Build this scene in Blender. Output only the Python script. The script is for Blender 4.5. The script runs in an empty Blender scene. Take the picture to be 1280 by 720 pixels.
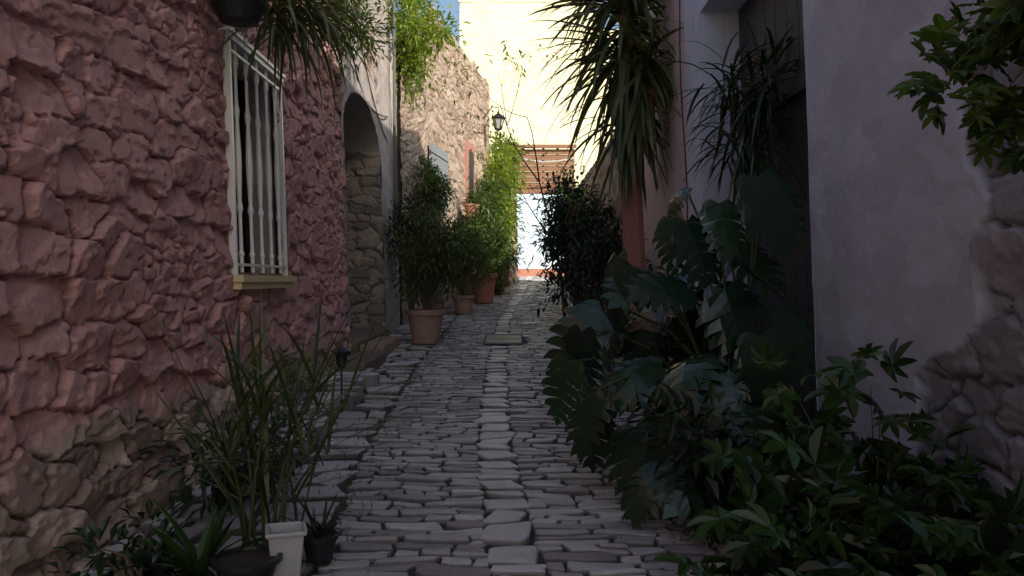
import bpy, math, random
import numpy as np
from mathutils import Vector, Matrix
random.seed(7); rng=np.random.default_rng(7)
S=bpy.context.scene
# ------------------------------------------------------------ helpers
def link(o): S.collection.objects.link(o); return o
def group(name, objs):
    e=link(bpy.data.objects.new(name,None)); e.empty_display_size=0.3
    for o in objs: o.parent=e
    return e
def mesh_obj(name,v,f,mat,smooth=False,attr=None):
    me=bpy.data.meshes.new(name)
    me.from_pydata([tuple(p) for p in v] if not isinstance(v,np.ndarray) else v.tolist(),[],f if isinstance(f,list) else f.tolist())
    if attr is not None:
        a=me.color_attributes.new('dat','FLOAT_COLOR','POINT')
        a.data.foreach_set('color',np.asarray(attr,dtype=np.float32).ravel())
    if smooth: me.polygons.foreach_set('use_smooth',[True]*len(me.polygons))
    if mat: me.materials.append(mat)
    me.update()
    return link(bpy.data.objects.new(name,me))
class Acc:
    def __init__(s): s.v=[];s.f=[];s.c=[]
    def add(s,vs,fs,c=None):
        b=len(s.v); c=random.random() if c is None else c
        s.v+= [tuple(p) for p in vs]; s.f+=[tuple(i+b for i in f) for f in fs]; s.c+=[(c,random.random(),0,1)]*len(vs)
    def obj(s,name,mat,smooth=False): return mesh_obj(name,s.v,s.f,mat,smooth,s.c)
    def box(s,x0,x1,y0,y1,z0,z1,lean=0.0,c=None):
        vs=[(x-lean*(z-1.6),y,z) for z in (z0,z1) for y in (y0,y1) for x in (x0,x1)]
        s.add(vs,[(0,1,3,2)[::-1],(4,5,7,6),(0,1,5,4),(2,3,7,6)[::-1],(0,2,6,4)[::-1],(1,3,7,5)],c)
    def tube(s,pts,r,n=6,c=None):
        pts=[Vector(p) for p in pts]; vs=[];fs=[]
        rs=r if isinstance(r,(list,tuple)) else [r]*len(pts)
        for i,p in enumerate(pts):
            d=(pts[min(i+1,len(pts)-1)]-pts[max(i-1,0)]).normalized()
            a=d.cross(Vector((0,0,1))) if abs(d.z)<.95 else d.cross(Vector((1,0,0)))
            a.normalize(); b=d.cross(a)
            for k in range(n):
                t=2*math.pi*k/n; vs.append(p+(a*math.cos(t)+b*math.sin(t))*rs[i])
        for i in range(len(pts)-1):
            for k in range(n):
                fs.append((i*n+k,i*n+(k+1)%n,(i+1)*n+(k+1)%n,(i+1)*n+k))
        fs.append(tuple(range(n))[::-1]); fs.append(tuple((len(pts)-1)*n+k for k in range(n)))
        s.add(vs,fs,c)
    def lathe(s,prof,cx,cy,cz,n=20,c=None,wob=0.0):
        vs=[];fs=[]
        for i,(r,z) in enumerate(prof):
            for k in range(n):
                t=2*math.pi*k/n; rr=r*(1+wob*math.sin(3*t+i))
                vs.append((cx+rr*math.cos(t),cy+rr*math.sin(t),cz+z))
        for i in range(len(prof)-1):
            for k in range(n): fs.append((i*n+k,i*n+(k+1)%n,(i+1)*n+(k+1)%n,(i+1)*n+k))
        fs.append(tuple(range(n))[::-1]); fs.append(tuple((len(prof)-1)*n+k for k in range(n)))
        s.add(vs,fs,c)
# ------------------------------------------------------------ numpy noise
def h2(ix,iy,seed):
    x=np.sin(ix*127.1+iy*311.7+seed*74.7)*43758.5453
    return x-np.floor(x)
def vnoise(u,v,seed):
    iu=np.floor(u);iv=np.floor(v);fu=u-iu;fv=v-iv
    fu=fu*fu*(3-2*fu);fv=fv*fv*(3-2*fv)
    a=h2(iu,iv,seed);b=h2(iu+1,iv,seed);c=h2(iu,iv+1,seed);d=h2(iu+1,iv+1,seed)
    return (a*(1-fu)+b*fu)*(1-fv)+(c*(1-fu)+d*fu)*fv
def fbm(u,v,seed,o=4):
    r=0;a=.5;t=0
    for i in range(o):
        r=r+a*vnoise(u*2**i,v*2**i,seed+i*3.1);t+=a;a*=.5
    return r/t-.5
def sm(x): x=np.clip(x,0,1); return x*x*(3-2*x)
def rubble(u,v,su,sv,seed,jit=.8,p=3.0,warp=.25):
    cu=u/su+warp*fbm(u*2.2/su,v*2.2/su,seed+5)*2; cv=v/sv+warp*fbm(u*1.7/su,v*1.7/sv,seed+9)*2
    row=np.floor(cv); F1=np.full(u.shape,9.);F2=np.full(u.shape,9.);rid=np.zeros(u.shape);r2=np.zeros(u.shape)
    D1=np.zeros(u.shape);D2=np.zeros(u.shape)
    for dy in (-1,0,1):
        jy=row+dy; off=h2(jy,jy*0,seed+1)*.9; wsc=.75+.6*h2(jy,jy*0+3,seed+2)
        x=(cu+off)*wsc; bx=np.floor(x)
        for dx in (-2,-1,0,1,2):
            jx=bx+dx
            px=jx+.5+jit*(h2(jx,jy,seed)-.5); py=jy+.5+jit*.8*(h2(jx,jy,seed+11)-.5)
            ex=(x-px)/wsc; ey=cv-py
            sz=.85+.35*h2(jx,jy,seed+21)
            d=(np.abs(ex)**p+np.abs(ey)**p)**(1/p)/sz
            m=d<F1
            F2=np.where(m,F1,np.minimum(F2,d)); 
            rid=np.where(m,h2(jx,jy,seed+31),rid); r2=np.where(m,h2(jx,jy,seed+41),r2)
            D1=np.where(m,ex,D1);D2=np.where(m,ey,D2)
            F1=np.where(m,d,F1)
    return F2-F1,rid,r2,D1,D2
def terr(x,k,s=.25):
    y=x*k; f=np.floor(y); return (f+sm((y-f)/s))/k
def stone_relief(u,v,su,sv,seed,amp,joint=.14,tilt=.5,p=3.0,warp=.25,chip=.6):
    e,r,r2,d1,d2=rubble(u,v,su,sv,seed,p=p,warp=warp)
    m=sm(e/joint)
    facet=(r-.5)*d1*tilt+(r2-.5)*d2*tilt*1.2
    hgt=amp*(m*(.3+.9*r2)+m*facet+.35*fbm(u*3,v*3,seed+50)+.16*fbm(u*22,v*22,seed+60,3)*m)
    n=fbm(u*3.2+r*30,v*4.6+r2*30,seed+70,5); hgt+=amp*chip*m*terr(n*2.2,2.6,.18)
    return hgt,m,r
# ------------------------------------------------------------ materials
def newmat(name):
    m=bpy.data.materials.new(name); m.use_nodes=True; nt=m.node_tree; b=nt.nodes['Principled BSDF']; return m,nt,b
def N(nt,t,**k):
    n=nt.nodes.new(t)
    for a,b in k.items(): setattr(n,a,b)
    return n
def noise(nt,scale,detail=6,rough=.6,vec=None,w=None):
    n=N(nt,'ShaderNodeTexNoise'); n.inputs['Scale'].default_value=scale; n.inputs['Detail'].default_value=detail; n.inputs['Roughness'].default_value=rough
    if vec: nt.links.new(vec,n.inputs['Vector'])
    return n.outputs['Fac']
def ramp(nt,fac,stops):
    r=N(nt,'ShaderNodeValToRGB'); el=r.color_ramp.elements
    while len(el)<len(stops): el.new(.5)
    for e,(p,c) in zip(el,stops): e.position=p; e.color=(c[0],c[1],c[2],1)
    nt.links.new(fac,r.inputs['Fac']); return r.outputs['Color']
def mix(nt,fac,a,b,mode='MIX'):
    m=N(nt,'ShaderNodeMix',data_type='RGBA',blend_type=mode)
    for i,x in ((0,fac),(6,a),(7,b)):
        if hasattr(x,'links') : nt.links.new(x,m.inputs[i])
        elif i==0: m.inputs[0].default_value=x
        else: m.inputs[i].default_value=(x[0],x[1],x[2],1)
    return m.outputs[2]
def bump(nt,b,facs,strength=.4,dist=.02):
    prev=None
    for f,d in facs:
        bp=N(nt,'ShaderNodeBump'); bp.inputs['Strength'].default_value=strength; bp.inputs['Distance'].default_value=d
        nt.links.new(f,bp.inputs['Height'])
        if prev: nt.links.new(prev,bp.inputs['Normal'])
        prev=bp.outputs['Normal']
    nt.links.new(prev,b.inputs['Normal'])
def coords(nt): return N(nt,'ShaderNodeTexCoord').outputs['Object']
def attr(nt):
    a=N(nt,'ShaderNodeAttribute',attribute_name='dat'); s=N(nt,'ShaderNodeSeparateColor'); nt.links.new(a.outputs['Color'],s.inputs[0]); return s.outputs
def stone_mat(name,cols,joint,rough=.85,fine=45,paint=None,bs=.5,peel=.55,mixs=.22,pjoint=0):
    m,nt,b=newmat(name); co=coords(nt); a=attr(nt)
    c=ramp(nt,a[0],cols)
    n1=noise(nt,3.5,8,.65,co); n2=noise(nt,fine,5,.7,co)
    c=mix(nt,ramp(nt,n1,[(.3,(0,0,0)),(.75,(1,1,1))]),c,mix(nt,1.0,c,(.66,.63,.62),'MULTIPLY'))
    c=mix(nt,ramp(nt,n2,[(.35,(0,0,0)),(.7,(.55,.55,.55))]),c,mix(nt,1.0,c,(1.35,1.3,1.25),'MULTIPLY'))
    c=mix(nt,a[1],mix(nt,1.0,joint,ramp(nt,n2,[(0,(.6,.6,.6)),(1,(1.3,1.3,1.3))]),'MULTIPLY'),c)
    if paint: 
        pc=mix(nt,ramp(nt,n1,[(.25,(0,0,0)),(.8,(1,1,1))]),paint[0],paint[1])
        pc=mix(nt,mixs,pc,c)
        pc=mix(nt,mix(nt,1.0,a[0],(.7,.7,.7),'MULTIPLY'),pc,mix(nt,1.0,pc,(.68,.64,.66),'MULTIPLY'))
        n4=noise(nt,7,6,.75,co)
        pc=mix(nt,ramp(nt,n4,[(.55,(0,0,0)),(.64,(peel,peel,peel))]),pc,c)
        if pjoint>0: pc=mix(nt,1.0,pc,ramp(nt,a[1],[(0,(1-pjoint,)*3),(.7,(1,1,1))]),'MULTIPLY')
        c=mix(nt,a[2],c,pc)
    nt.links.new(c,b.inputs['Base Color']); b.inputs['Roughness'].default_value=rough; b.inputs['Specular IOR Level'].default_value=.3
    bump(nt,b,[(noise(nt,14,8,.7,co),.025),(n2,.006)],bs)
    return m
def plaster_mat(name,c1,c2,c3=None,rough=.9,bs=.35,scale=1.4):
    m,nt,b=newmat(name); co=coords(nt)
    n1=noise(nt,scale,9,.7,co); n2=noise(nt,60,5,.6,co)
    mp=N(nt,'ShaderNodeMapping'); mp.inputs['Scale'].default_value=(3,3,.35); nt.links.new(co,mp.inputs[0])
    n3=noise(nt,2.5,6,.7,mp.outputs[0])
    c=mix(nt,ramp(nt,n1,[(.35,(0,0,0)),(.68,(1,1,1))]),c1,c2)
    c=mix(nt,ramp(nt,n3,[(.5,(0,0,0)),(.72,(.7,.7,.7))]),c,c3 or tuple(x*.6 for x in c1))
    nt.links.new(c,b.inputs['Base Color']); b.inputs['Roughness'].default_value=rough; b.inputs['Specular IOR Level'].default_value=.25
    bump(nt,b,[(n1,.05),(n2,.004)],bs); return m
def leaf_mat(name,c1,c2,rough=.4,trans=.25,tc=None,spec=.5):
    m,nt,b=newmat(name); a=attr(nt); co=coords(nt)
    c=ramp(nt,a[0],[(0,c1),(1,c2)])
    c=mix(nt,noise(nt,9,4,.6,co),c,mix(nt,1.0,c,(.6,.65,.6),'MULTIPLY'))
    nt.links.new(c,b.inputs['Base Color']); b.inputs['Roughness'].default_value=rough; b.inputs['Specular IOR Level'].default_value=spec
    bump(nt,b,[(noise(nt,40,3,.5,co),.004)],.4)
    if trans>0:
        t=N(nt,'ShaderNodeBsdfTranslucent'); nt.links.new(mix(nt,1.0,c,tc or (1.7,1.6,.6),'MULTIPLY'),t.inputs['Color'])
        mx=N(nt,'ShaderNodeMixShader'); mx.inputs[0].default_value=trans
        nt.links.new(b.outputs[0],mx.inputs[1]); nt.links.new(t.outputs[0],mx.inputs[2]); nt.links.new(mx.outputs[0],nt.nodes['Material Output'].inputs[0])
    return m
def simple(name,c,rough=.6,metal=0,var=.35,scale=12,bs=.25,spec=.5):
    m,nt,b=newmat(name); co=coords(nt); n=noise(nt,scale,6,.65,co)
    nt.links.new(mix(nt,n,tuple(x*(1-var) for x in c),tuple(min(1,x*(1+var)) for x in c)),b.inputs['Base Color'])
    b.inputs['Roughness'].default_value=rough; b.inputs['Metallic'].default_value=metal; b.inputs['Specular IOR Level'].default_value=spec
    bump(nt,b,[(noise(nt,scale*4,4,.6,co),.004)],bs); return m
M_pink=stone_mat('pink_painted_stone',[(0,(.40,.28,.23)),(.5,(.56,.40,.32)),(1,(.72,.55,.44))],(.22,.14,.12),paint=((.90,.47,.42),(.76,.38,.36)),bs=.85,mixs=.34,pjoint=.5)
M_stone=stone_mat('grey_beige_stone',[(0,(.24,.20,.17)),(.4,(.36,.30,.25)),(.75,(.46,.38,.31)),(1,(.32,.28,.25))],(.18,.15,.13))
M_stone2=stone_mat('warm_beige_stone',[(0,(.36,.26,.19)),(.4,(.50,.38,.29)),(.75,(.58,.46,.35)),(1,(.40,.31,.25))],(.20,.15,.11))
M_pave=stone_mat('worn_paving_stone',[(0,(.28,.255,.27)),(.3,(.46,.44,.45)),(.7,(.58,.56,.57)),(1,(.76,.74,.73))],(.08,.068,.06),rough=.34,fine=30,bs=.7)
M_dirt=simple('joint_earth',(.055,.048,.038),.95,scale=8,var=.5,bs=.6)
M_grnd=simple('ground_earth',(.34,.31,.24),.95,scale=1.5,var=.3)
M_plast=plaster_mat('grey_white_plaster',(.58,.66,.76),(.49,.56,.66),(.36,.41,.49))
M_plast2=plaster_mat('old_cream_plaster',(.62,.54,.45),(.50,.44,.37),(.30,.26,.23),bs=.7,scale=3)
M_pinkpl=plaster_mat('pale_pink_plaster',(.70,.58,.58),(.62,.51,.51),(.45,.38,.38))
M_core=simple('masonry',(.5,.45,.38),.9)
M_white=simple('white_painted_iron',(.92,.90,.82),.25,var=.08,scale=25)
M_sill=simple('yellow_lit_sill',(.86,.70,.38),.35,var=.15)  # yellow light falling on the sill is put into its colour
M_iron=simple('dark_iron',(.03,.03,.032),.5,.4)
M_glass=simple('dark_glass',(.008,.008,.01),.5,spec=.2,var=.1,bs=.02)
M_wood=simple('brown_timber',(.27,.135,.075),.7,scale=10)
M_dwood=simple('dark_green_door_paint',(.022,.03,.034),.5)
M_shut=simple('grey_blue_shutter',(.26,.28,.30),.6)
M_red=simple('faded_red_paint',(.45,.20,.16),.7)
M_terra=simple('terracotta',(.45,.20,.13),.8,scale=9)
M_terrad=simple('old_terracotta',(.42,.25,.20),.8,scale=9)
M_wplast=simple('white_plastic',(.5,.49,.48),.4,var=.2)
M_blackp=simple('black_plastic',(.02,.02,.022),.4)
M_soil=simple('potting_soil',(.04,.03,.022),.95,scale=40,bs=.8)
M_bark=simple('bark',(.16,.11,.08),.9,scale=20,bs=.8)
M_rbark=simple('reddish_trunk',(.34,.15,.12),.85,scale=20,bs=.8)
M_stem=simple('green_stem',(.05,.08,.025),.5)
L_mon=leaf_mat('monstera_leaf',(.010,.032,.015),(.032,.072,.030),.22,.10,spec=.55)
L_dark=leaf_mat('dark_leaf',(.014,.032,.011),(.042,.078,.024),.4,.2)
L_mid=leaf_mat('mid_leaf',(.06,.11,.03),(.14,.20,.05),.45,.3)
L_fig=leaf_mat('shaded_ivy_leaf',(.007,.024,.006),(.045,.11,.018),.35,.2)  # leaf green darkened so the colour stands in for deep shade
L_brt=leaf_mat('bright_leaf',(.16,.26,.03),(.36,.43,.08),.5,.45)
L_vine=leaf_mat('vine_leaf',(.025,.065,.010),(.10,.19,.025),.45,.4)
L_yuc=leaf_mat('sword_leaf',(.07,.095,.035),(.18,.20,.075),.33,.25)
L_reed=leaf_mat('reed_leaf',(.03,.055,.02),(.15,.18,.06),.3,.25)
# ------------------------------------------------------------ terrain
def g(y): return .05*np.clip(y,-6,37)
LE=.035
ys=np.concatenate([[-600,-200,-60,-20],np.arange(-6,38,1.0),[45,70,150,400,900]]); xs=np.array([-600,-150,-40,-10,-4,-2,0,2,4,10,40,150,600.])
Y,X=np.meshgrid(ys,xs,indexing='ij'); P=np.stack([X,Y,g(Y)-.05],-1).reshape(-1,3)
def gfaces(nu,nv):
    i=np.arange(nu*nv).reshape(nu,nv); return np.stack([i[:-1,:-1],i[1:,:-1],i[1:,1:],i[:-1,1:]],-1)
mesh_obj('ground',P,gfaces(*Y.shape).reshape(-1,4),M_grnd)
ys=np.arange(-2,37,.12); xs=np.arange(-2.6,3.2,.12); Y,X=np.meshgrid(ys,xs,indexing='ij')
P=np.stack([X,Y,g(Y)-.023+.010*fbm(X*3,Y*3,3)+.035*fbm(X*1.3,Y*1.3,221,3)],-1).reshape(-1,3)
mesh_obj('alley_earth_bed',P,gfaces(*Y.shape).reshape(-1,4),M_dirt,True)
def xc(y): return float(np.interp(y,[0,3.8,6.2,10,16,22,32,38],[.08,.03,-.13,-.2,-.16,.12,.62,1.0]))
def wallL(y): return float(np.interp(y,[0,15,24.4,30,40],[-2.14,-2.12,-.68,.25,.25]))
pv=Acc()
def pave_stone(x0,x1,y0,y1,dz=0,bright=None,dep=.05):
    w=(x1-x0)/2;h=(y1-y0)/2;cx=(x0+x1)/2;cy=(y0+y1)/2
    n=14; ex=random.uniform(.12,.38)
    z0=float(g(cy))+dz+random.uniform(-.009,.008); tx=random.uniform(-.04,.04);ty=random.uniform(-.07,.07)
    rot=random.uniform(-.08,.08); base=[]
    sk=random.uniform(-.45,.45); tp=random.uniform(-.28,.28)
    for k in range(n):
        t=2*math.pi*(k+.5)/n; c=math.cos(t);s_=math.sin(t)
        px=math.copysign(abs(c)**ex,c)*random.uniform(.89,1.03); py=math.copysign(abs(s_)**ex,s_)*random.uniform(.82,1.06)
        py*=1+tp*px; px+=sk*py*min(1,h/w)
        base.append((px*w,py*h))
    vs=[]
    m=min(w,h)
    for fr,zz in ((0,-dep),(.0,-.009),(.09,-.001),(.42,.0008)):
        for (a,b) in base:
            l=math.hypot(a,b)+1e-6; k=1-fr*m/l*1.0
            x=a*k;y=b*k
            vs.append((cx+x+rot*y,cy+y-rot*x,z0+zz+tx*x+ty*y+random.uniform(-.0022,.0022)*(fr>0)))
    vs.append((cx,cy,z0+.001))
    fs=[]
    for r in range(3):
        for k in range(n): fs.append((r*n+k,r*n+(k+1)%n,(r+1)*n+(k+1)%n,(r+1)*n+k))
    for k in range(n): fs.append((3*n+k,3*n+(k+1)%n,4*n))
    c=random.random() if bright is None else bright
    b=len(pv.v); pv.v+=vs; pv.f+=[tuple(i+b for i in f) for f in fs]
    pv.c+=[(c,.15,0,1)]*n+[(c,.5,0,1)]*n+[(c,1,0,1)]*(2*n+1)
def cover(x,y): return -.47<x<.2 and 12.2<y<13.3
y=1.2
while y<36.5:
    h=random.uniform(.065,.13) if y<22 else random.uniform(.12,.2)
    C=xc(y)
    gp=.0055
    def one(xa,xb):
        yy=y+.03*math.sin(xa*3+y*.7)+.013*random.uniform(-1,1)
        if cover((xa+xb)/2,y): return
        br=random.random()*.85
        if h>.10 and random.random()<.35:
            q=random.uniform(.4,.6); pave_stone(xa,xb,yy+gp*.6,yy+h*q-gp*.6,0,br);pave_stone(xa,xb,yy+h*q+gp*.6,yy+h-gp*.6)
        else: pave_stone(xa,xb,yy+gp*.6,yy+h*random.uniform(.93,1.06)-gp*.6,0,br)
    x=C-.13; lim=max(C-1.0,wallL(y)+.03)
    while x>lim+.05:
        w=min(random.uniform(.09,.40),x-lim); one(x-w+gp,x-gp); x-=w
    x=C+.13; lim=min(1.85,C+1.9)
    while x<lim-.05:
        w=min(random.uniform(.09,.40),lim-x); one(x+gp,x+w-gp); x+=w
    y+=h
y=1.2
while y<36.5:
    h=random.uniform(.10,.34); C=xc(y+h/2)
    if not(12.1<y<13.3):pave_stone(C-.12+random.uniform(-.04,.01),C+.12+random.uniform(-.01,.04),y+.006,y+h-.006,.003,random.uniform(.75,1))
    y+=h
y=1.2
while y<24:
    h=random.uniform(.20,.42); C=xc(y+h/2); lw=wallL(y)
    x=C-1.01
    while x>lw+.12:
        w=min(random.uniform(.16,.46),x-lw-.02); q=random.uniform(-.05,.05)
        up=(5.2<y<9.2 and x<-1.42)
        pave_stone(x-w+.009,x-.009,y+.009+q,y+h-.009+q,.13 if up else .006,random.uniform(.35,1),.22 if up else .05); x-=w
    y+=h
PV=np.array(pv.v); wx=.075*fbm(PV[:,0]*2.1,PV[:,1]*2.1,201,3)+.02*fbm(PV[:,0]*9,PV[:,1]*9,205,2); wy=.11*fbm(PV[:,0]*1.8,PV[:,1]*1.8,211,3)+.025*fbm(PV[:,0]*8,PV[:,1]*9,215,2)
wz=.035*fbm(PV[:,0]*1.3,PV[:,1]*1.3,221,3)
near=(np.abs(PV[:,1]-12.75)>.9)|(np.abs(PV[:,0]+.13)>.7)
PV[:,0]+=wx*near;PV[:,1]+=wy*near;PV[:,2]+=wz; pv.v=PV
mesh_obj('stone_paving',PV,pv.f,M_pave,False,pv.c)
a=Acc(); 
def zq(y): return float(g(y))+.022
a.add([(-.42,12.2,zq(12.2)),(.16,12.2,zq(12.2)),(.16,13.3,zq(13.3)),(-.42,13.3,zq(13.3))],[(0,1,2,3)])
a.tube([(-.42,12.2,zq(12.2)-.004),(.16,12.2,zq(12.2)-.004),(.16,13.3,zq(13.3)-.004),(-.42,13.3,zq(13.3)-.004),(-.42,12.2,zq(12.2)-.004)],.02,4)
a.tube([(-.42,12.75,zq(12.75)),(.16,12.75,zq(12.75))],.008,4)
a.obj('utility_cover',simple('weathered_steel',(.17,.17,.17),.5,.3))
# ------------------------------------------------------------ wall builder
def wall(name,A,B,z0,z1,res,relief,mat,side,lean=LE,hole=None,topfun=None,uoff=0):
    A=np.array(A,float);B=np.array(B,float);L=np.linalg.norm(B-A);d=(B-A)/L; n=np.array([d[1],-d[0]])*side
    us=np.linspace(0,L,max(2,int(L/res)+1)); vs=np.linspace(z0,z1,max(2,int((z1-z0)/res)+1))
    U,V=np.meshgrid(us,vs,indexing='ij')
    H,at=relief(U+uoff,V)
    VV=V
    if topfun is not None: 
        top=topfun(U); VV=z0+(V-z0)*(top-z0)/(z1-z0)
    X=A[0]+d[0]*U+n[0]*H-lean*(VV-1.6); Yy=A[1]+d[1]*U+n[1]*H
    P=np.stack([X,Yy,VV],-1).reshape(-1,3); F=gfaces(*U.shape)
    if hole is not None:
        uc=(U[:-1,:-1]+U[1:,1:])/2; vc=(VV[:-1,:-1]+VV[1:,1:])/2; F=F[~hole(uc,vc)]
    else: F=F.reshape(-1,4)
    return mesh_obj(name,P,F,mat,True,at.reshape(-1,4))
def R_stone(su,sv,seed,amp,joint=.10,paintf=None,**k):
    def f(U,V):
        H,m,r=stone_relief(U,V,su,sv,seed,amp,joint,**k)
        p=paintf(U,V) if paintf else np.zeros(U.shape)
        return H,np.stack([r,m,p,np.ones(U.shape)],-1)
    return f
def boxobj(name,mat,*bs,lean=0):
    a=Acc()
    for b in bs: a.box(*b,lean=lean)
    return a.obj(name,mat)
# ---- left: pink stone house
HL=5.7; Y0=-3.5
def pinkrel(U,V):
    e1,m1,r1=stone_relief(U,V,.36,.20,3,.052,.085,tilt=1.9,p=4.2,warp=.25,chip=.8)
    e2,m2,r2=stone_relief(U,V,.17,.10,8,.038,.12,tilt=1.6,p=3.5,warp=.25,chip=.7)
    sel=sm((fbm(U*.9,V*1.3,44,3)-.05)*20)
    H=e1*(1-sel)+e2*sel; m=m1*(1-sel)+m2*sel; r=np.where(sel>.5,r2,r1)
    H=H+.05*fbm(U*.6,V*.6,12)+.008*terr(fbm(U*2.6,V*3.4,15,5)*2,3,.15)
    m=.05+.95*m
    pt=sm((V-.84-.25*fbm(U*1.5,V*1.5,77))*9)
    pt=pt*(1-.8*sm((U-12.9+1.0*fbm(U*1.4,V*1.4,90,3)*2)*1.5))
    return H,np.stack([r,m,pt,np.ones(U.shape)],-1)
Yw0,Yw1,Zw0,Zw1=6.12,7.42,1.66,3.44
w1=wall('wall',(-2.17,2.4),(-2.17,10.3),-.1,5.0,.0125,lambda U,V:pinkrel(U+5,V),M_pink,1,hole=lambda u,v:(u+2.4>Yw0)&(u+2.4<Yw1)&(v>Zw0)&(v<Zw1))
w1b=wall('wall_upper',(-2.17,Y0),(-2.17,10.3),5.0,HL,.05,lambda U,V:pinkrel(U+Y0+2.6,V),M_pink,1)
w1c=wall('unseen_rear_wall',(-2.17,Y0),(-2.17,2.4),-.6,5.0,.05,lambda U,V:pinkrel(U+Y0+2.6,V),M_pink,1)  # unseen wall behind the camera, added to keep the alley dark
rev=boxobj('window_reveal',M_plast2,(-2.5,-2.2,Yw0-.06,Yw0,Zw0-.05,Zw1+.05),(-2.5,-2.2,Yw1,Yw1+.06,Zw0-.05,Zw1+.05),(-2.5,-2.2,Yw0,Yw1,Zw1,Zw1+.06),(-2.5,-2.2,Yw0,Yw1,Zw0-.06,Zw0),lean=LE)
gl=boxobj('window_pane',M_glass,(-2.47,-2.44,Yw0,Yw1,Zw0,Zw1),lean=LE)
a=Acc()
for (yy0,yy1) in ((Yw0,Yw0+.07),(Yw1-.07,Yw1),((Yw0+Yw1)/2-.035,(Yw0+Yw1)/2+.035)): a.box(-2.43,-2.38,yy0,yy1,Zw0+.002,Zw1-.002,lean=LE)
M_sash=simple('brown_sash',(.05,.03,.02),.5)
wf=a.obj('window_sash',M_sash)
a=Acc(); gx=-2.09
a.box(gx-.05,gx+.005,Yw0-.045,Yw0-.01,Zw0-.02,Zw1+.0,lean=LE)
a.box(gx-.05,gx+.005,Yw1+.02,Yw1+.04,Zw0-.02,Zw1+.0,lean=LE)
a.box(gx-.08,gx+.02,Yw0-.07,Yw1+.06,Zw1+.002,Zw1+.045,lean=LE); a.box(gx-.08,gx+.035,Yw0-.09,Yw1+.08,Zw1+.047,Zw1+.075,lean=LE)
a.box(gx-.03,gx+.006,Yw0-.01,Yw1,Zw1-.09,Zw1-.07,lean=LE); a.box(gx-.03,gx+.006,Yw0-.01,Yw1,Zw0+.05,Zw0+.07,lean=LE)
nb=5
for i in range(nb):
    yy=Yw0+(Yw1-Yw0)*(i+.45)/nb; H=Zw1-Zw0
    pr=[(.016,0),(.016,.12),(.025,.14),(.016,.17),(.014,.45),(.026,.5),(.016,.55),(.027,H/2-.05),(.027,H/2+.02),(.016,H-.6),(.026,H-.52),(.014,H-.45),(.014,H-.2),(.025,H-.16),(.014,H)]
    b0=len(a.v); a.lathe(pr,gx-.012,yy,Zw0,8,c=.5)
    for q in range(b0,len(a.v)): v=a.v[q]; a.v[q]=(v[0]-LE*(v[2]-1.6),v[1],v[2])
gr=a.obj('window_grille',M_white,False)
fb=boxobj('window_side_board',M_sash,(gx-.12,gx+.0,Yw1+.042,Yw1+.075,Zw0-.02,Zw1),lean=LE)
sl=boxobj('window_sill',M_sill,(-2.3,-2.02,Yw0-.09,Yw1+.09,Zw0-.075,Zw0-.022),(-2.3,-2.045,Yw0-.07,Yw1+.07,Zw0-.13,Zw0-.077))
co=boxobj('light_block_core',M_core,(-8,-2.52,Y0,10.2,-.6,HL),(-8,-2.28,Y0-.1,10.28,HL,HL+.1),(-2.52,-2.2,Y0-.05,Y0+.1,-.6,HL))  # unseen boxes and roof slab added behind the wall to block light
group('pink_stone_house',[w1,w1b,w1c,rev,gl,wf,gr,fb,sl,co])
# ---- left: arched door house
YA0,YA1,ZS,RI=10.35,13.3,3.55,.75
def archtop(y): 
    t=(y-(YA0+YA1)/2)/((YA1-YA0)/2); return ZS+RI*np.sqrt(np.clip(1-t*t,0,1))
def arel(U,V):
    H1,m,r=stone_relief(U,V,.3,.16,21,.04,.12,tilt=.9,p=3.5); Hp=.03+.06*fbm(U*1.5,V*1.5,31)+.012*terr(fbm(U*3,V*3,33)*2,2)
    s=sm((fbm(U*.8,V*.8,35,4)+.09+.25*(U>2.9))*12); H=H1*(1-s)+Hp*s
    return H,np.stack([r,m,s,np.ones(U.shape)],-1)
M_mixpl=stone_mat('patchy_plaster_on_stone',[(0,(.32,.23,.18)),(.5,(.46,.35,.27)),(1,(.54,.44,.34))],(.24,.2,.16),paint=((.66,.59,.53),(.52,.46,.42)))
w2=wall('wall',(-2.15,10.3),(-2.15,15.0),0,7.2,.024,arel,M_mixpl,1,hole=lambda u,v:(u+10.3>YA0)&(u+10.3<YA1)&(v<archtop(u+10.3)))
jm=wall('door_jamb',(-2.12,YA1-.01),(-2.95,YA1-.01),0.2,4.2,.02,R_stone(.34,.15,51,.035,.12,tilt=.8,p=4.5),M_stone,-1)
jn=wall('door_jamb_near',(-2.12,YA0+.01),(-2.95,YA0+.01),0.2,4.2,.04,R_stone(.34,.19,52,.05),M_stone,1)
vs=[];fs=[]; nn=28
for i in range(nn+1):
    t=math.pi*i/nn; yy=(YA0+YA1)/2-(YA1-YA0)/2*math.cos(t); zz=ZS+RI*math.sin(t)
    for k in range(6): vs.append((-2.12-LE*(zz-1.6)-.16*k,yy+random.uniform(-.015,.015),zz+random.uniform(-.015,.015)))
for i in range(nn):
    for k in range(5): b=i*6+k; fs.append((b,b+1,b+7,b+6))
so=mesh_obj('arch_soffit',vs,fs,M_plast2,True)
dr=Acc()
for i in range(9):
    yy=YA0+i*(YA1-YA0)/9; dr.box(-2.98,-2.93,yy+.008,yy+(YA1-YA0)/9-.008,.4,4.4)
drr=dr.obj('wooden_door',M_dwood)
st=Acc(); st.box(-2.9,-2.02,YA0+.05,YA1-.05,.3,.80); st.box(-2.03,-1.66,9.0,10.6,.2,.66); st.box(-2.03,-1.70,10.62,12.3,.2,.74); sto=st.obj('door_step',M_stone2)
bv=sto.modifiers.new('b','BEVEL'); bv.width=.03; bv.segments=2
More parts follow.
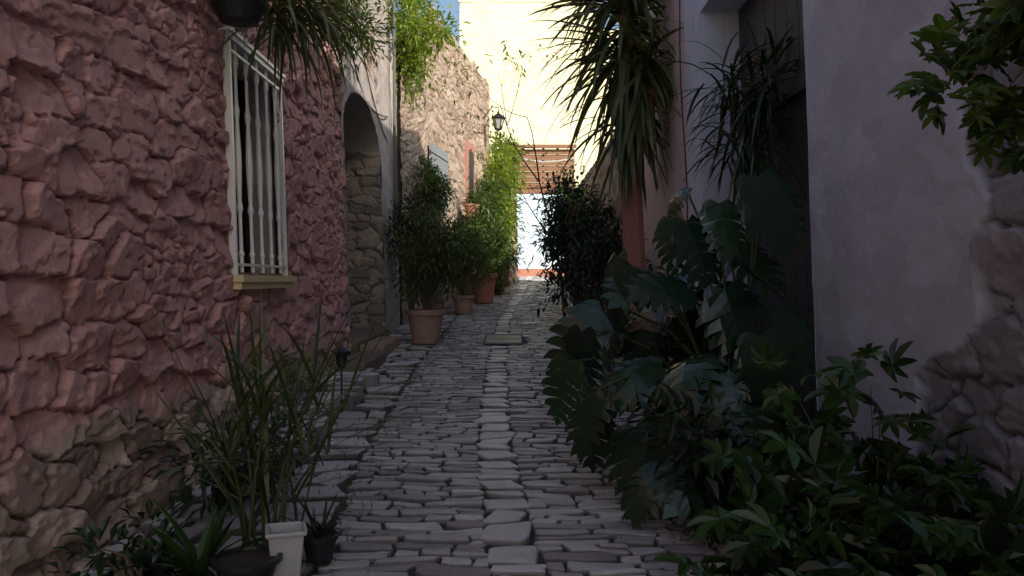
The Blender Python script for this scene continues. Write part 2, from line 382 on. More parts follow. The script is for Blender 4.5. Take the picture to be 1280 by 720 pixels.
c2=boxobj('light_block_core',M_core,(-8,-3.0,10.3,15,-.2,7.2),(-3.0,-2.4,13.5,15,-.2,7.18),(-3.0,-2.4,10.3,13.5,4.5,7.18),(-8,-2.35,10.3,15.05,7.2,7.3))  # backing boxes added to stop light behind the arch wall
group('arched_door_house',[w2,jm,jn,so,drr,sto,c2])
# ---- left: bent stone house
A2=(-2.08,15.0);B2=(-.66,24.4)
w3=wall('wall',A2,B2,.4,7.8,.026,R_stone(.44,.16,61,.032,.16,tilt=.9,p=5),M_stone2,1,lean=.01,topfun=lambda U:7.55+.4*fbm(U*1.1,U*0+2,5,4)-1.3*sm((2.6-U)/2.4))
def along(u,off,z):
    d=np.array([B2[0]-A2[0],B2[1]-A2[1]]);L=np.linalg.norm(d);d=d/L;n=np.array([d[1],-d[0]])
    p=np.array(A2)+d*u+n*off; return (float(p[0]),float(p[1]),z)
def slab(acc,u0,u1,o0,o1,z0,z1):
    vs=[along(u,o,z) for z in (z0,z1) for u in (u0,u1) for o in (o0,o1)]
    acc.add(vs,[(0,2,3,1),(4,5,7,6),(0,1,5,4),(2,6,7,3),(0,4,6,2),(1,3,7,5)])
a=Acc(); slab(a,-.2,9.3,-4,-.12,0,5.9); slab(a,2.8,9.3,-4,-.12,5.9,7.1); c3=a.obj('light_block_core',M_core)  # hidden backing slabs, added to block light
a=Acc(); slab(a,5.8,6.7,-.05,.07,.8,5.2); d3=a.obj('red_door_frame',M_red)
a=Acc(); slab(a,5.95,6.55,-.04,.075,.8,5.0); d3b=a.obj('door_leaf',M_dwood)
a=Acc()
for i in range(9): slab(a,1.9+i*.17,2.05+i*.17,.05,.10,3.2,4.5)
slab(a,1.85,3.45,.1,.12,3.3,3.38);slab(a,1.85,3.45,.1,.12,4.3,4.38)
sh=a.obj('shutter',M_shut)
w3e=wall('end_wall',(B2[0]+.0,B2[1]),(B2[0]-3,B2[1]+.5),.4,7.5,.06,R_stone(.36,.15,62,.04),M_stone,-1,lean=.01)
group('rubble_stone_house',[w3,c3,d3,d3b,sh,w3e])
w4=wall('garden_wall',(-.9,24.6),(.15,30.5),.8,4.6,.05,R_stone(.36,.2,63,.05),M_stone2,1,lean=0)
# ---- right: plastered house
XR=1.9; YD0,YD1,ZD=5.0,7.6,4.15; HR=8.1  # unseen height of the right houses, shaped to shade the alley
def prel(seed): 
    def f(U,V):
        H=.035*fbm(U*1.0,V*1.0,seed,4)+.01*fbm(U*6,V*6,seed+3,3); o=np.ones(U.shape); return H,np.stack([o*.5,o,o*0,o],-1)
    return f
def nearrel(U,V):
    Hs,m,r=stone_relief(U,V,.34,.2,81,.045,.09,tilt=1.2,p=4.5); Hp=.065+.03*fbm(U*1.2,V*1.2,83)+.006*terr(fbm(U*2.2,V*2.2,86,5)*2,2,.1)
    Yv=U+1.5
    s=sm((Yv-3.22-.35*fbm(U*2.6,V*2.6,85,5)-.45*sm((1.45-V)*3)*(1-sm((Yv-4.2)*3)))*26)
    s=np.maximum(s,0); H=Hs*(1-s)+Hp*s
    return H,np.stack([r,m,s,np.ones(U.shape)],-1)
M_near=stone_mat('grey_plaster_over_stone',[(0,(.15,.17,.20)),(.5,(.22,.24,.28)),(1,(.31,.33,.38))],(.11,.12,.15),paint=((.56,.63,.74),(.46,.52,.62)),bs=.4,peel=0,mixs=.1)
r1=wall('wall_stone_and_plaster',(XR+.05,1.5),(XR+.05,YD0),-.1,5,.014,nearrel,M_near,-1)
r1c=wall('unseen_rear_wall',(XR,-4.5),(XR,1.5),-.6,HR,.15,prel(90),M_plast,-1)  # unseen stretch behind the camera, added to hold light out
r1d=wall('wall_upper',(XR,1.5),(XR,YD0),5,HR,.1,prel(91),M_plast,-1)
r1e=wall('wall_over_door',(XR,YD0),(XR,YD1),ZD,HR,.06,prel(92),M_plast,-1)
r1f=wall('pilaster',(XR-.03,YD1),(XR-.03,8.3),0,HR,.05,prel(93),M_plast,-1)
jf=wall('door_jamb_far',(XR-.04,YD1),(XR+.35,YD1),0,4.3,.04,prel(94),M_plast,1)
jn=wall('door_jamb_near',(XR-.02,YD0),(XR+.35,YD0),0,4.3,.04,prel(95),M_plast,-1)
lt=boxobj('lintel',M_plast,(XR-.02,XR+.5,YD0,YD1,ZD+.0,ZD+.12),lean=LE)
a=Acc()
for i in range(10):
    yy=YD0+.02+i*.256; a.box(XR+.33,XR+.37,yy,yy+.245,.3,ZD,lean=LE)
a.box(XR+.28,XR+.33,YD0+.02,YD1-.02,1.2,1.32,lean=LE);a.box(XR+.28,XR+.33,YD0+.02,YD1-.02,3.0,3.12,lean=LE)
dd=a.obj('plank_door',M_dwood)
rc=boxobj('light_block_core',M_core,(XR+.42,8,-4.5,8.3,-.6,HR),(XR+.1,XR+.42,-4.5,YD0-.05,-.6,HR),(XR+.1,XR+.42,YD1+.05,8.3,-.6,HR),(XR-.28,8,-4.6,8.4,HR,HR+.12))  # unseen boxes and roof added to block light behind the plaster
group('grey_plaster_house',[r1,r1c,r1d,r1e,r1f,jf,jn,lt,dd,rc])
p1=wall('wall',(XR,8.3),(XR-.02,11.5),0,HR,.06,prel(96),M_pinkpl,-1)
p2=wall('end_wall',(XR-.02,11.5),(XR+5,11.5),0,HR,.2,prel(97),M_pinkpl,-1)
pc=boxobj('light_block_core',M_core,(XR+.15,8,8.3,11.42,-.6,HR),(XR-.28,8,8.42,11.6,HR,HR+.12))  # hidden box and roof slab, added as light blockers
group('pink_plaster_house',[p1,p2,pc])
gw=wall('wall',(XR,11.5),(XR+.1,29.5),.3,4.3,.06,R_stone(.36,.2,64,.05),M_stone,-1,lean=0)
gc=boxobj('coping',M_core,(XR+.02,XR+.5,11.6,29.5,.3,4.32))
group('garden_wall',[gw,gc])
a=Acc(); a.tube([(XR-.06-LE*(z-1.6)+.01*math.sin(z*3),8.32+.02*math.sin(z*2),z) for z in np.arange(.5,6,.4)],.008,5); a.obj('electric_cable',M_iron)
# ---- far sunlit house
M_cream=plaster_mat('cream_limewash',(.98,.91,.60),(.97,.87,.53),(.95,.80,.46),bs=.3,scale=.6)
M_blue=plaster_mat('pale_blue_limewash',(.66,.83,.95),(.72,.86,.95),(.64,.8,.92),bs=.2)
def crel(U,V):
    H,m,r=stone_relief(U,V,.7,.35,70,.03,.12,tilt=.2,p=5,warp=.05); return H,np.stack([r,m,r*0,r*0+1],-1)
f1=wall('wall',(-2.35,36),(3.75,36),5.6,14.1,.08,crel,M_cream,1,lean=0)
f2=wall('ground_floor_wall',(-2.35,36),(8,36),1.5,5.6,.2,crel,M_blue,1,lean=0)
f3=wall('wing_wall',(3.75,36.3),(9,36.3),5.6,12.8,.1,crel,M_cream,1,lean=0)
f4=boxobj('light_block_core',M_core,(-2.3,3.7,36.15,44,1,14.0),(3.7,9,36.45,44,1,12.7))  # hidden boxes added behind the facade to block light
f5=boxobj('roof_eaves',M_cream,(-2.4,3.8,35.95,44.2,14.1,14.25),(3.9,9.2,36.2,44.2,12.8,12.95))
f7=boxobj('door_step',M_terra,(.2,3,35.2,35.9,1.6,2.1))
group('cream_house',[f1,f2,f3,f4,f5,f7])
# ---- timber canopy
a=Acc()
for i in range(7):
    z=4.86+i*.19; a.box(-.35,2.2,28.0-i*.05+.3,28.06-i*.05+.3,z,z+.178)
for x in (-.3,.4,1.1,1.6,2.1): a.tube([(x,28.5,4.75),(x,28.08,6.25)],.05,6)
for i in range(9): a.box(-.35,2.2,28.5+i*.2,28.69+i*.2,4.85+i*.02,4.90+i*.02)
a.box(-.25,-.1,28.3,28.45,1.2,4.8); a.box(2.0,2.12,28.3,28.45,1.2,4.8); a.box(-.45,2.3,28.3,28.48,4.66,4.84); a.box(-.4,2.25,27.85,27.95,6.2,6.32)
a.obj('timber_canopy',M_wood)
# ------------------------------------------------------------ lamps, cables, pipes
def lantern(name,p,s,arm):
    a=Acc(); x,y,z=p
    a.lathe([(.02*s,.62*s),(.05*s,.6*s),(.03*s,.56*s),(.10*s,.52*s),(.26*s,.40*s),(.27*s,.38*s),(.2*s,.36*s)],x,y,z,6)
    a.lathe([(.10*s,-.02*s),(.13*s,0),(.13*s,.03*s),(.04*s,.03*s)],x,y,z,6)
    for k in range(6):
        t=2*math.pi*k/6; a.tube([(x+.12*s*math.cos(t),y+.12*s*math.sin(t),z+.02*s),(x+.21*s*math.cos(t),y+.21*s*math.sin(t),z+.38*s)],.012*s,4)
    b=Vector(arm); pts=[Vector((x,y,z+.6*s)),Vector((x,y,z+.75*s)),Vector((x,y,z+.85*s)).lerp(b,.4)+Vector((0,0,.1*s)),b]
    a.tube(pts,.018*s,5); a.tube([Vector((x,y,z+.3*s)).lerp(b,.6),b-Vector((0,0,.35*s))],.012*s,5)
    o1=a.obj('frame',M_iron); a=Acc(); a.lathe([(.11*s,.03*s),(.19*s,.36*s)],x,y,z,6); o2=a.obj('glass',simple('lantern_glass',(.35,.36,.34),.15,var=.1)); group(name,[o1,o2])
wl=along(8.3,.45,5.95); lantern('wall_lantern',wl,.85,along(8.3,0,6.3))
a=Acc()
a.tube([(-2.14,14.55,z) for z in (1.0,3,5,7)],.03,6); a.tube([(-2.12,14.3,z) for z in (2.4,4,7)],.012,5)
a.tube([(-2.2+.02*math.sin(t*9),9.8+4.3*t,5.3-.8*t-.9*math.sin(t*3.1)*.6) for t in np.linspace(0,1,14)],.012,5)
a.tube([(-2.2,10.3+4.2*t,6.2-2.2*t-.5*math.sin(t*3.1)) for t in np.linspace(0,1,14)],.01,5)
a.obj('conduit_pipes',simple('grey_pipe',(.10,.095,.09),.6))
a=Acc(); a.tube([(-.6+3.0*t,27.4-.2*t,6.15-.9*math.sin(t*3.1)*.4-.3*t) for t in np.linspace(0,1,12)],.02,5); a.obj('overhead_cable',simple('white_cable',(.7,.7,.68),.5))
# ------------------------------------------------------------ foliage
UP=Vector((0,0,1))
def rv(): 
    while 1:
        v=Vector((random.uniform(-1,1),random.uniform(-1,1),random.uniform(-1,1)))
        if .05<v.length<1: return v.normalized()
def lance(A,p,d,L,W,droop=.3,c=None):
    d=d.normalized(); s=d.cross(UP); 
    if s.length<.1: s=Vector((1,0,0))
    s.normalize(); s=(s+rv()*.35).normalized(); n=s.cross(d).normalized()
    m=p+d*L*.45-n*W*.0; t=p+d*L-UP*droop*L*.5; q=n*W*.22
    A.add([p,m+s*W/2+q,m-s*W/2+q,m,t,p+d*L*.78-UP*droop*L*.25+s*W*.27+q*.6,p+d*L*.78-UP*droop*L*.25-s*W*.27+q*.6],[(0,3,1),(0,2,3),(3,5,1),(3,4,5),(3,2,6),(3,6,4)],c)
def sword(A,p,d,L,W,droop=.8,n=7,c=None):
    d=Vector(d).normalized(); s=d.cross(UP)
    if s.length<.08: s=Vector((random.uniform(-1,1),random.uniform(-1,1),0))
    s.normalize(); vs=[];fs=[]; q=Vector(p); dd=d.copy(); tw=random.uniform(-.5,.5)
    for i in range(n+1):
        t=i/n; w=W*(.55+.45*min(1,t*4))*(1-t**2.2)**.8/2+ .0006
        nn=s.cross(dd).normalized(); ss=(s+nn*tw*t).normalized()
        vs+= [q+ss*w,q-nn*w*.25,q-ss*w]
        if i<n:
            dd=(dd-UP*droop/n*(.4+1.2*t)).normalized(); q=q+dd*L/n
            b=i*3; fs+=[(b,b+1,b+4,b+3),(b+1,b+2,b+5,b+4)]
    A.add(vs,fs,c)
def palmate(A,p,d,nrm,R,lobes=5,c=None):
    d=d.normalized(); n=(nrm-d*nrm.dot(d)).normalized(); s=d.cross(n)
    ctr=p+d*R*.3; vs=[ctr-n*R*.06]; span=math.radians(240); K=lobes
    for i in range(K):
        th=-span/2+span*i/(K-1); l=R*(1-.38*abs(i-(K-1)/2)/((K-1)/2))*random.uniform(.9,1.1)
        def pt(a,r,dz): return ctr+d*math.cos(a)*r+s*math.sin(a)*r+n*dz
        st=span/(K-1)
        if i==0: vs.append(p+s*-R*.05)
        vs+=[pt(th-st*.33,l*.66,R*.03),pt(th-st*.12,l*.92,-R*.08),pt(th,l*1.03,-R*.16),pt(th+st*.12,l*.92,-R*.08),pt(th+st*.33,l*.66,R*.03)]
        if i<K-1: vs.append(pt(th+st*.5,l*.42,R*.03))
    vs.append(p+s*R*.05)
    A.add(vs,[(0,i,i+1) for i in range(1,len(vs)-1)]+[(0,len(vs)-1,1)],c)
def monst(A,p,d,nrm,L,c=None):
    d=Vector(d).normalized(); n=(Vector(nrm)-d*Vector(nrm).dot(d)).normalized(); s=d.cross(n)
    c=random.random() if c is None else c; dr=random.uniform(.15,.5);cp=random.uniform(.2,.7)
    def pt(u,t): return p+d*(u*L)+s*(t*L)+n*(-dr*max(u,0)**2*L-cp*t*t*L+.03*L*math.sin(u*25)*abs(t)+.06*L*abs(t))
    def hw(u): return .48*max(0.02,math.sin(math.pi*min(1,max(0,(u+.22)/1.22))**.8))**.55
    K=7
    for sg in (-1,1):
        for i in range(-1,K-1):
            u0=i/(K-1)*.93; u1=(i+1)/(K-1)*.93; um=(u0+u1)/2; h=hw(um)*random.uniform(.86,1.05); inn=random.uniform(.42,.70)*h
            m0=max(u0,0);m1=max(u1,0.0)
            f=.05; g0=random.uniform(.05,.24); w=(u1-u0)
            a0=pt(u0+f,sg*inn);a1=pt(u1+f,sg*inn)
            b0=pt(u0+f+.04+w*.02,sg*h*.80);b1=pt(u1+f+.04-w*g0,sg*h*.80)
            c0=pt(u0+f+.08+w*.16,sg*h*.97);c1=pt(u1+f+.07-w*g0*1.5,sg*h*.95); tp=pt(um+f+.12,sg*h*1.04)
            A.add([pt(m0,0),pt(m1,0),a1,a0,b0,b1,c0,c1,tp],[(0,1,2,3),(3,2,5,4),(4,5,7,6),(6,7,8)] if m1>m0 else [(0,2,3),(3,2,5,4),(4,5,7,6),(6,7,8)],c)
    A.add([pt(.93,0),pt(.98,.2*.5),pt(1.1,0.01),pt(.98,-.1)],[(0,1,2,3)],c)
def bush(name,ctr,rad,n,L,W,mat,base=None,clumps=14,shape='lance',stem=M_bark,droop=.4,sr=.012,extra=None):
    ctr=Vector(ctr); A=Acc();T=Acc(); base=Vector(base) if base else ctr-Vector((0,0,rad[2]))
    cs=[]
    for i in range(clumps):
        v=rv()*random.uniform(.35,.95); c=ctr+Vector((v.x*rad[0],v.y*rad[1],v.z*rad[2])); cs.append(c)
        mid=base.lerp(c,.5)+Vector((random.uniform(-.05,.05),random.uniform(-.05,.05),.08)); T.tube([base+rv()*.03,mid,c],[sr,sr*.7,sr*.3],5)
    k=(rad[0]+rad[1]+rad[2])/3*.42
    for i in range(n):
        c=random.choice(cs); o=rv()*random.random()**.6*k*random.uniform(.6,1.3); p=c+o; d=(o.normalized()+rv()*.7+Vector((0,0,.1)))
        l=L*random.uniform(.6,1.25)
        if shape=='lance': lance(A,p,d,l,W*random.uniform(.7,1.2),droop)
        elif shape=='palm': palmate(A,p,d-UP*.3-Vector((0,.25,0)),UP*1.1+Vector((0,-.5,0))+rv()*.6,l,random.choice((5,5,7)))
        elif shape=='sword': sword(A,p,d,l,W,droop*2,5)
    o=[A.obj('leaves',mat),T.obj('stems',stem)]+(extra or [])
    return group(name,o)
def pot(p,r,h,mat,name='pot'):
    a=Acc(); x,y,z=p
    a.lathe([(r*.66,0),(r*.7,.02),(r*.92,h*.82),(r*.93,h*.84),(r*1.04,h*.85),(r*1.05,h*.98),(r*1.0,h),(r*.9,h),(r*.88,h*.9)],x,y,z,28)
    o=a.obj(name,mat,False); b=Acc(); b.lathe([(r*.87,h*.9),(r*.4,h*.93)],x,y,z,20); return [o,b.obj('soil',M_soil)]
zg=lambda y: float(g(y))+.01
bush('potted_shrub',(-1.22,12.3,2.05),(.55,.5,.9),2900,.12,.035,L_mid,base=(-1.3,12.3,1.1),clumps=28,extra=pot((-1.33,12.3,zg(12.3)),.29,.52,M_terrad))
bush('potted_shrub',(-1.75,13.9,2.2),(.4,.6,.9),1800,.14,.03,L_dark,base=(-1.75,13.9,.9),clumps=18)
bush('potted_shrub',(-.78,19.8,2.7),(.55,.8,1.0),2600,.17,.06,L_mid,base=(-.8,20,1.7),clumps=24,extra=pot((-.72,20.2,zg(20.2)),.34,.75,M_terra))
bush('potted_shrub',(-1.0,17.2,2.0),(.5,.9,.75),2200,.16,.04,L_mid,base=(-1.0,17.2,.95),clumps=18,extra=pot((-1.05,17.2,zg(17.2)),.24,.4,M_terrad))
bush('hanging_flower_pot',along(4.7,.45,3.65),(.3,.3,.3),500,.14,.03,L_mid,base=along(4.7,.4,3.35),clumps=8,extra=pot(along(4.7,.4,3.15),.2,.3,M_terra)+[(lambda a:(a.tube([along(4.7,0,3.1),along(4.7,.4,3.12)],.02,5),a.obj('bracket',M_iron))[1])(Acc())])
bush('climbing_shrub',(-.55,24.2,4.0),(.75,1.2,2.4),4800,.22,.07,L_brt,base=(-.5,24.2,1.2),clumps=38)
bush('climbing_shrub',(-.22,27.0,5.2),(.4,.7,1.4),1500,.25,.08,L_brt,base=(-.2,27.2,1.3),clumps=18)
bush('climbing_shrub',along(6.9,.35,3.6),(.35,.9,.9),1600,.16,.06,L_mid,base=along(6.9,.2,1.2),clumps=18)
bush('climbing_shrub',along(1.4,.25,3.6),(.35,1.0,.5),1200,.14,.05,L_mid,base=along(1.4,.1,1.0),clumps=14)
bush('low_shrub',(-.35,23.2,2.0),(.4,1.3,.8),1400,.16,.06,L_mid,base=(-.35,23.2,1.1),clumps=14)
bush('wall_top_vine',(-1.85,15.4,6.3),(.6,1.0,1.2),2800,.16,.06,L_brt,base=(-2.2,15.4,6.4),clumps=24)
bush('wall_top_vine',(-2.0,9.6,5.0),(.35,1.7,.6),1500,.13,.04,L_mid,base=(-2.3,10.0,5.8),clumps=26)
bush('laurel_bush',(1.25,14.2,2.25),(.75,1.0,1.15),4400,.15,.06,L_dark,base=(1.3,14.2,.75),clumps=36)
bush('laurel_bush',(1.35,17.5,2.6),(.6,1.5,1.2),2000,.18,.07,L_dark,base=(1.4,17.5,.9),clumps=20)
bush('laurel_bush',(1.35,10.8,1.5),(.5,.8,.8),1800,.14,.05,L_dark,base=(1.4,10.8,.5),clumps=20)
def baretree(name,b,h,n):
    T=Acc();A=Acc()
    def br(p,d,l,r,k):
        pts=[p];q=p;dd=d
        for i in range(4): dd=(dd+rv()*.16+UP*.05).normalized(); q=q+dd*l/4; pts.append(q)
        T.tube(pts,[r*(1-.15*i) for i in range(5)],5)
        if k>0:
            for j in range(3): br(pts[random.randint(2,4)],(dd+rv()*.75).normalized(),l*.62,r*.5,k-1)
        else:
            for j in range(3): lance(A,pts[-1]+rv()*.05,rv(),.12,.04)
    br(Vector(b),UP,h,.035,n); group(name,[T.obj('trunk_and_limbs',M_bark),A.obj('leaves',L_brt)])
baretree('sapling',(1.0,15.2,.9),2.6,4)
baretree('sapling',(1.25,12.8,.7),1.5,3)
# yucca
T=Acc();A=Acc()
T.tube([(1.52,9.7,.45),(1.5,9.7,1.6),(1.43,9.6,2.8),(1.38,9.5,3.8),(1.34,9.5,4.9)],[.15,.14,.13,.10,.07],9)
T.tube([(1.43,9.6,2.8),(1.6,9.4,3.4),(1.62,9.3,3.9)],[.08,.07,.06],8)
for (c,n,Lr,dn,ws) in (((1.34,9.5,5.0),150,1.2,.0,.085),((1.55,9.3,4.0),70,1.0,.4,.075),((1.36,9.5,4.4),120,1.35,.8,.085),((1.4,9.5,3.7),70,1.25,1.1,.08)):
    for i in range(n):
        t=random.uniform(0,6.283); el=random.uniform(-.5,1.2)-dn; d=Vector((math.cos(t)*math.cos(el),math.sin(t)*math.cos(el),math.sin(el)))
        sword(A,Vector(c)+rv()*.06+UP*random.uniform(-.25,.25),d,Lr*random.uniform(.75,1.15),ws,random.uniform(.4,1.1) if el>0 else random.uniform(.9,2.2),7)
group('yucca_tree',[T.obj('trunk',M_rbark),A.obj('leaves',L_yuc)])
# monstera
A=Acc();T=Acc(); root=Vector((1.5,5.3,.28))
ml=[(1.15,5.0,1.85,.55),(1.6,5.0,2.12,.5),(1.72,5.2,2.25,.42),(1.08,5.2,2.15,.3),(1.32,4.8,1.42,.55),(.62,5.1,1.62,.48),(.5,5.2,1.32,.45),(.32,5.0,.98,.42),(.48,4.9,.85,.42),(.72,4.8,.62,.45),(.82,5.0,1.0,.5),(1.05,4.9,1.1,.55),(.85,5.1,1.6,.5),(1.0,4.9,1.55,.45),(.95,4.6,.75,.5),(1.2,4.6,.95,.5),(1.5,4.7,1.6,.5),(1.55,5.4,1.8,.5),(1.45,4.6,1.15,.5),(.65,5.5,1.2,.45),(.75,5.6,.85,.45),(1.1,4.4,.6,.45),(1.3,4.3,.85,.4),(1.75,5.6,2.45,.35),(.55,5.3,.62,.4),(.9,5.4,1.35,.5),(1.3,5.2,1.15,.5),(1.7,4.9,1.3,.45),(1.6,5.6,1.45,.5),(1.2,5.5,1.65,.4),(.8,4.5,.5,.4),(1.0,5.8,.9,.5),(1.35,5.1,2.0,.45),(1.0,5.1,1.9,.42),(.42,5.1,1.15,.42)]
for (x,y,z,L) in ml:
    L*=random.uniform(.75,1.0)
    tip=Vector((x,y,z)); out=Vector((x-1.5,(y-5.3)-.25,0)); 
    if out.length<.1: out=Vector((-.3,-.6,0))
    out.normalize(); d=(out*random.uniform(.5,1)-UP*random.uniform(.2,1.1)+rv()*.6).normalized(); nm=(UP*.9+out*.5+Vector((0,-.4,0))+rv()*.6)
    p=tip-d*L*.3; monst(A,p,d,nm,L)
    b=root+Vector((random.uniform(-.1,.1),random.uniform(-.15,.15),random.uniform(0,.5))); mid=b.lerp(p,.55)+UP*.22
    T.tube([b,b.lerp(mid,.5)+UP*.05,mid,mid.lerp(p,.6)+UP*.05,p],[.012,.01,.009,.008,.006],6)
T.tube([root-UP*.1,root+UP*.5,root+Vector((.1,0,1.2))],[.035,.03,.02],7)
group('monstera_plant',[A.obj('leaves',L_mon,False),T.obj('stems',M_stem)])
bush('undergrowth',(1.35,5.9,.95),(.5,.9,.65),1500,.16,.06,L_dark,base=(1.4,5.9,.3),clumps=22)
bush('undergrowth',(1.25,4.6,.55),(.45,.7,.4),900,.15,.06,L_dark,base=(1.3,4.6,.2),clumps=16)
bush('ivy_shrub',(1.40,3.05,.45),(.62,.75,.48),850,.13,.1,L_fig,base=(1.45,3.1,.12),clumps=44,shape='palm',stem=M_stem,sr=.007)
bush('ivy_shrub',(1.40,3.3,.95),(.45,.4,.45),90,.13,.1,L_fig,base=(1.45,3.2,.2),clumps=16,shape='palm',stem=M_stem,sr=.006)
bush('doorway_fern',(1.95,6.7,3.0),(.2,.6,.6),260,.5,.03,L_dark,base=(2.1,6.9,3.5),clumps=8,shape='sword',droop=.7)
bush('overhanging_vine',(1.46,2.25,2.27),(.20,.35,.28),300,.07,.05,L_vine,base=(1.85,2.2,2.6),clumps=16,shape='palm',stem=M_bark,sr=.005)
# left reed plant
A=Acc();T=Acc()
for i in range(10):
    bx=-1.28+random.uniform(-.16,.16); by=4.05+random.uniform(-.25,.25); h=random.uniform(.35,.95); lx=random.uniform(-.3,.3);ly=random.uniform(-.2,.2)
    b=Vector((bx,by,.2)); t=b+Vector((lx,ly,h)); mid=b.lerp(t,.5)+Vector((lx*-.15,0,.03)); T.tube([b,mid,t],[.009,.008,.006],6)
    for j in range(11):
        f=random.uniform(.35,1.0)**.7; p=b.lerp(t,f); th=random.uniform(0,6.28); el=random.uniform(.15,1.35)
        d=Vector((math.cos(th)*math.cos(el),math.sin(th)*math.cos(el)*.7,math.sin(el)))
        sword(A,p,d,random.uniform(.3,.62),.021,random.uniform(.2,1.1),7)
for (dx,dy,dz,L) in ((.50,.1,1.0,1.7),(.38,.2,1.0,1.5),(-.05,.1,1,1.3),(-.35,0,.9,1.3),(.15,0,1,1.35),(-.6,.1,.9,1.1),(.3,.1,1,1.25),(-.2,0,1,1.25)):
    sword(A,Vector((-1.27+random.uniform(-.1,.1),4.05,.25)),Vector((dx,dy,dz)),L,.05,.22,9)
group('reed_plant',[A.obj('leaves',L_reed),T.obj('canes',M_stem)])
def rosette(name,p,n,L,W,mat,el0=.2,el1=1.2,dr=.9,extra=None):
    A=Acc()
    for i in range(n):
        th=random.uniform(0,6.28);el=random.uniform(el0,el1); sword(A,Vector(p)+rv()*.02,Vector((math.cos(th)*math.cos(el),math.sin(th)*math.cos(el),math.sin(el))),L*random.uniform(.7,1.15),W,random.uniform(.3,1)*dr,7)
    return group(name,[A.obj('leaves',mat)]+(extra or []))
rosette('bromeliad_plant',(-1.45,3.7,.25),26,.38,.06,L_fig)
rosette('bromeliad_plant',(-1.72,3.75,.22),20,.32,.05,L_dark)
rosette('spiky_plant',(-.95,3.95,.32),26,.26,.02,L_dark,extra=pot((-.95,3.95,zg(3.95)),.09,.14,M_blackp))
bush('low_undergrowth',(-1.7,4.8,.5),(.35,.8,.25),500,.12,.04,L_dark,base=(-1.7,4.8,.25),clumps=14)
bush('low_undergrowth',(-1.75,3.6,.32),(.25,.5,.15),160,.10,.04,L_dark,base=(-1.7,3.6,.2),clumps=10)
bush('wall_base_weeds',(-1.9,6.9,.62),(.15,1.4,.2),350,.10,.03,L_mid,base=(-1.9,6.9,.4),clumps=14,sr=.004)
a=Acc()
def frus(a,cx,cy,z0,z1,h0,h1,rot):
    vs=[]
    for z,h in ((z0,h0),(z1,h1),(z1+.0,h1+.012),(z1+.02,h1+.014),(z1+.02,h1-.004),(z1-.05,h1-.012)):
        for k in range(4):
            t=rot+math.pi/4+k*math.pi/2; vs.append((cx+h*1.414*math.cos(t),cy+h*1.414*math.sin(t),z))
    fs=[(3,2,1,0)]
    for r in range(5):
        for k in range(4): fs.append((r*4+k,r*4+(k+1)%4,(r+1)*4+(k+1)%4,(r+1)*4+k))
    fs.append((20,21,22,23)); a.add(vs,fs)
frus(a,-1.06,3.75,.20,.42,.06,.08,.3); wp=a.obj('white_planter',M_wplast); bv=wp.modifiers.new('b','BEVEL'); bv.width=.008; bv.segments=2
group('black_bowl',pot((-1.2,3.62,.2),.15,.15,M_blackp))
# hanging basket
a=Acc(); bx,by,bz=-1.93,5.65,3.42
a.lathe([(.05,-.02),(.13,.0),(.19,.12),(.21,.26),(.22,.28),(.19,.28),(.18,.2)],bx,by,bz,18); a.tube([(-2.25,by,bz+.7),(bx,by,bz+.75),(bx,by,bz+.6)],.012,5)
for k in range(3): t=2.1*k; a.tube([(bx+.2*math.cos(t),by+.2*math.sin(t),bz+.27),(bx,by,bz+.62)],.005,4)
bk=a.obj('basket',M_iron)
A=Acc()
for i in range(170):
    th=random.uniform(0,6.28);el=random.uniform(-.3,.7); sword(A,Vector((bx+.22,by+.45,bz+.25))+rv()*.2,Vector((math.cos(th)*math.cos(el)+.35,math.sin(th)*math.cos(el)*1.1+.3,math.sin(el)*.8)),random.uniform(.4,.9),.028,random.uniform(1.0,2.6),7)
group('hanging_basket',[bk,A.obj('leaves',L_yuc)])
a=Acc(); sx,sy=-1.47,6.9; z0=zg(sy)
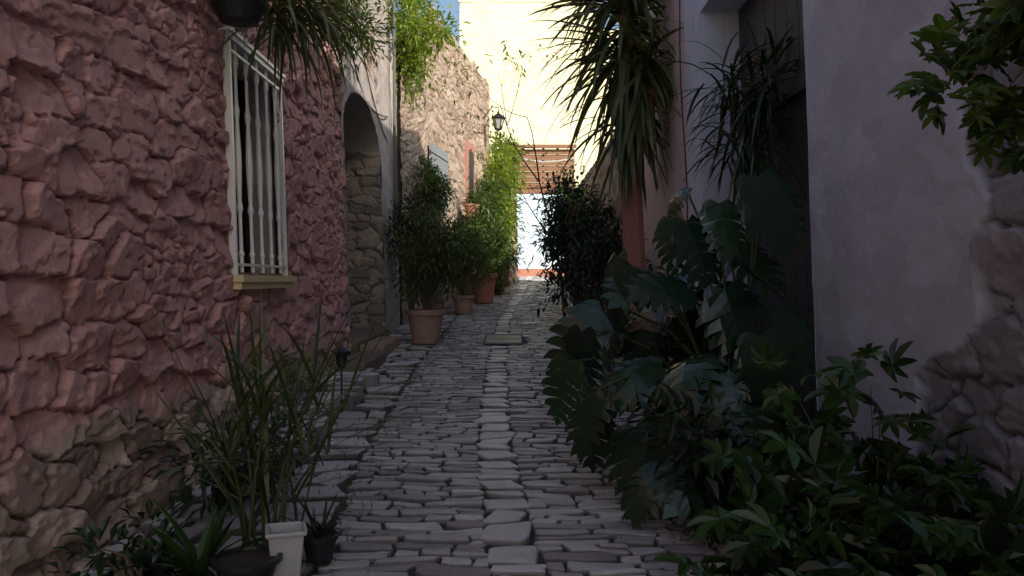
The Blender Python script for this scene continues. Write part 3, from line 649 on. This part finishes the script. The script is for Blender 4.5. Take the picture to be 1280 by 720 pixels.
a.lathe([(.008,0),(.008,.38),(.03,.39),(.045,.42),(.05,.5),(.085,.51),(.09,.535),(.04,.56),(.01,.57)],sx,sy,z0+.1,12); a.obj('garden_stake_light',M_iron)
A=Acc()
for i in range(260):
    y=random.uniform(3,16); x=xc(y)+random.choice((-1,1))*random.uniform(.6,1.4); lance(A,Vector((x,y,zg(y)+.02)),Vector((random.uniform(-1,1),random.uniform(-1,1),.05)),.05,.02,.05)
A.obj('fallen_leaves',leaf_mat('dry_leaf',(.10,.07,.03),(.2,.15,.05),.8,.0))
A=Acc()
for i in range(1300):
    y=random.uniform(2.5,14); x=xc(y)-random.gauss(1.02,.10) if random.random()<.7 else xc(y)+random.gauss(.95,.15)
    sword(A,Vector((x,y,float(g(y))-.01)),Vector((random.uniform(-.5,.5),random.uniform(-.5,.5),1)),random.uniform(.02,.07),.007,.8,3)
A.obj('joint_grass',L_mid)
# ------------------------------------------------------------ light, world, camera
sv=Vector((.52,-.68,.53)).normalized()
sd=bpy.data.lights.new('sun','SUN'); sd.energy=5; sd.angle=math.radians(.53); sd.color=(1,.95,.85); so=link(bpy.data.objects.new('sun',sd)); so.rotation_mode='QUATERNION'; so.rotation_quaternion=sv.to_track_quat('Z','Y')
w=bpy.data.worlds.new('World'); S.world=w; w.use_nodes=True; nt=w.node_tree; bg=nt.nodes['Background']; sk=nt.nodes.new('ShaderNodeTexSky'); sk.sky_type='NISHITA'; sk.sun_disc=False
sk.sun_elevation=math.asin(sv.z); sk.sun_rotation=math.atan2(sv.x,sv.y); sk.dust_density=2.0; sk.air_density=1.2; nt.links.new(sk.outputs[0],bg.inputs[0]); bg.inputs[1].default_value=.15
cd=bpy.data.cameras.new('camera'); cd.lens=28.125; cd.sensor_width=36; cd.shift_y=-10/1280; cd.clip_end=2000; cd.clip_start=.05
cam=link(bpy.data.objects.new('camera',cd)); cam.location=(0,0,1.6); cam.rotation_euler=(math.radians(90),0,0); S.camera=cam
S.view_settings.view_transform='Standard'; S.view_settings.look='None'; S.view_settings.exposure=0
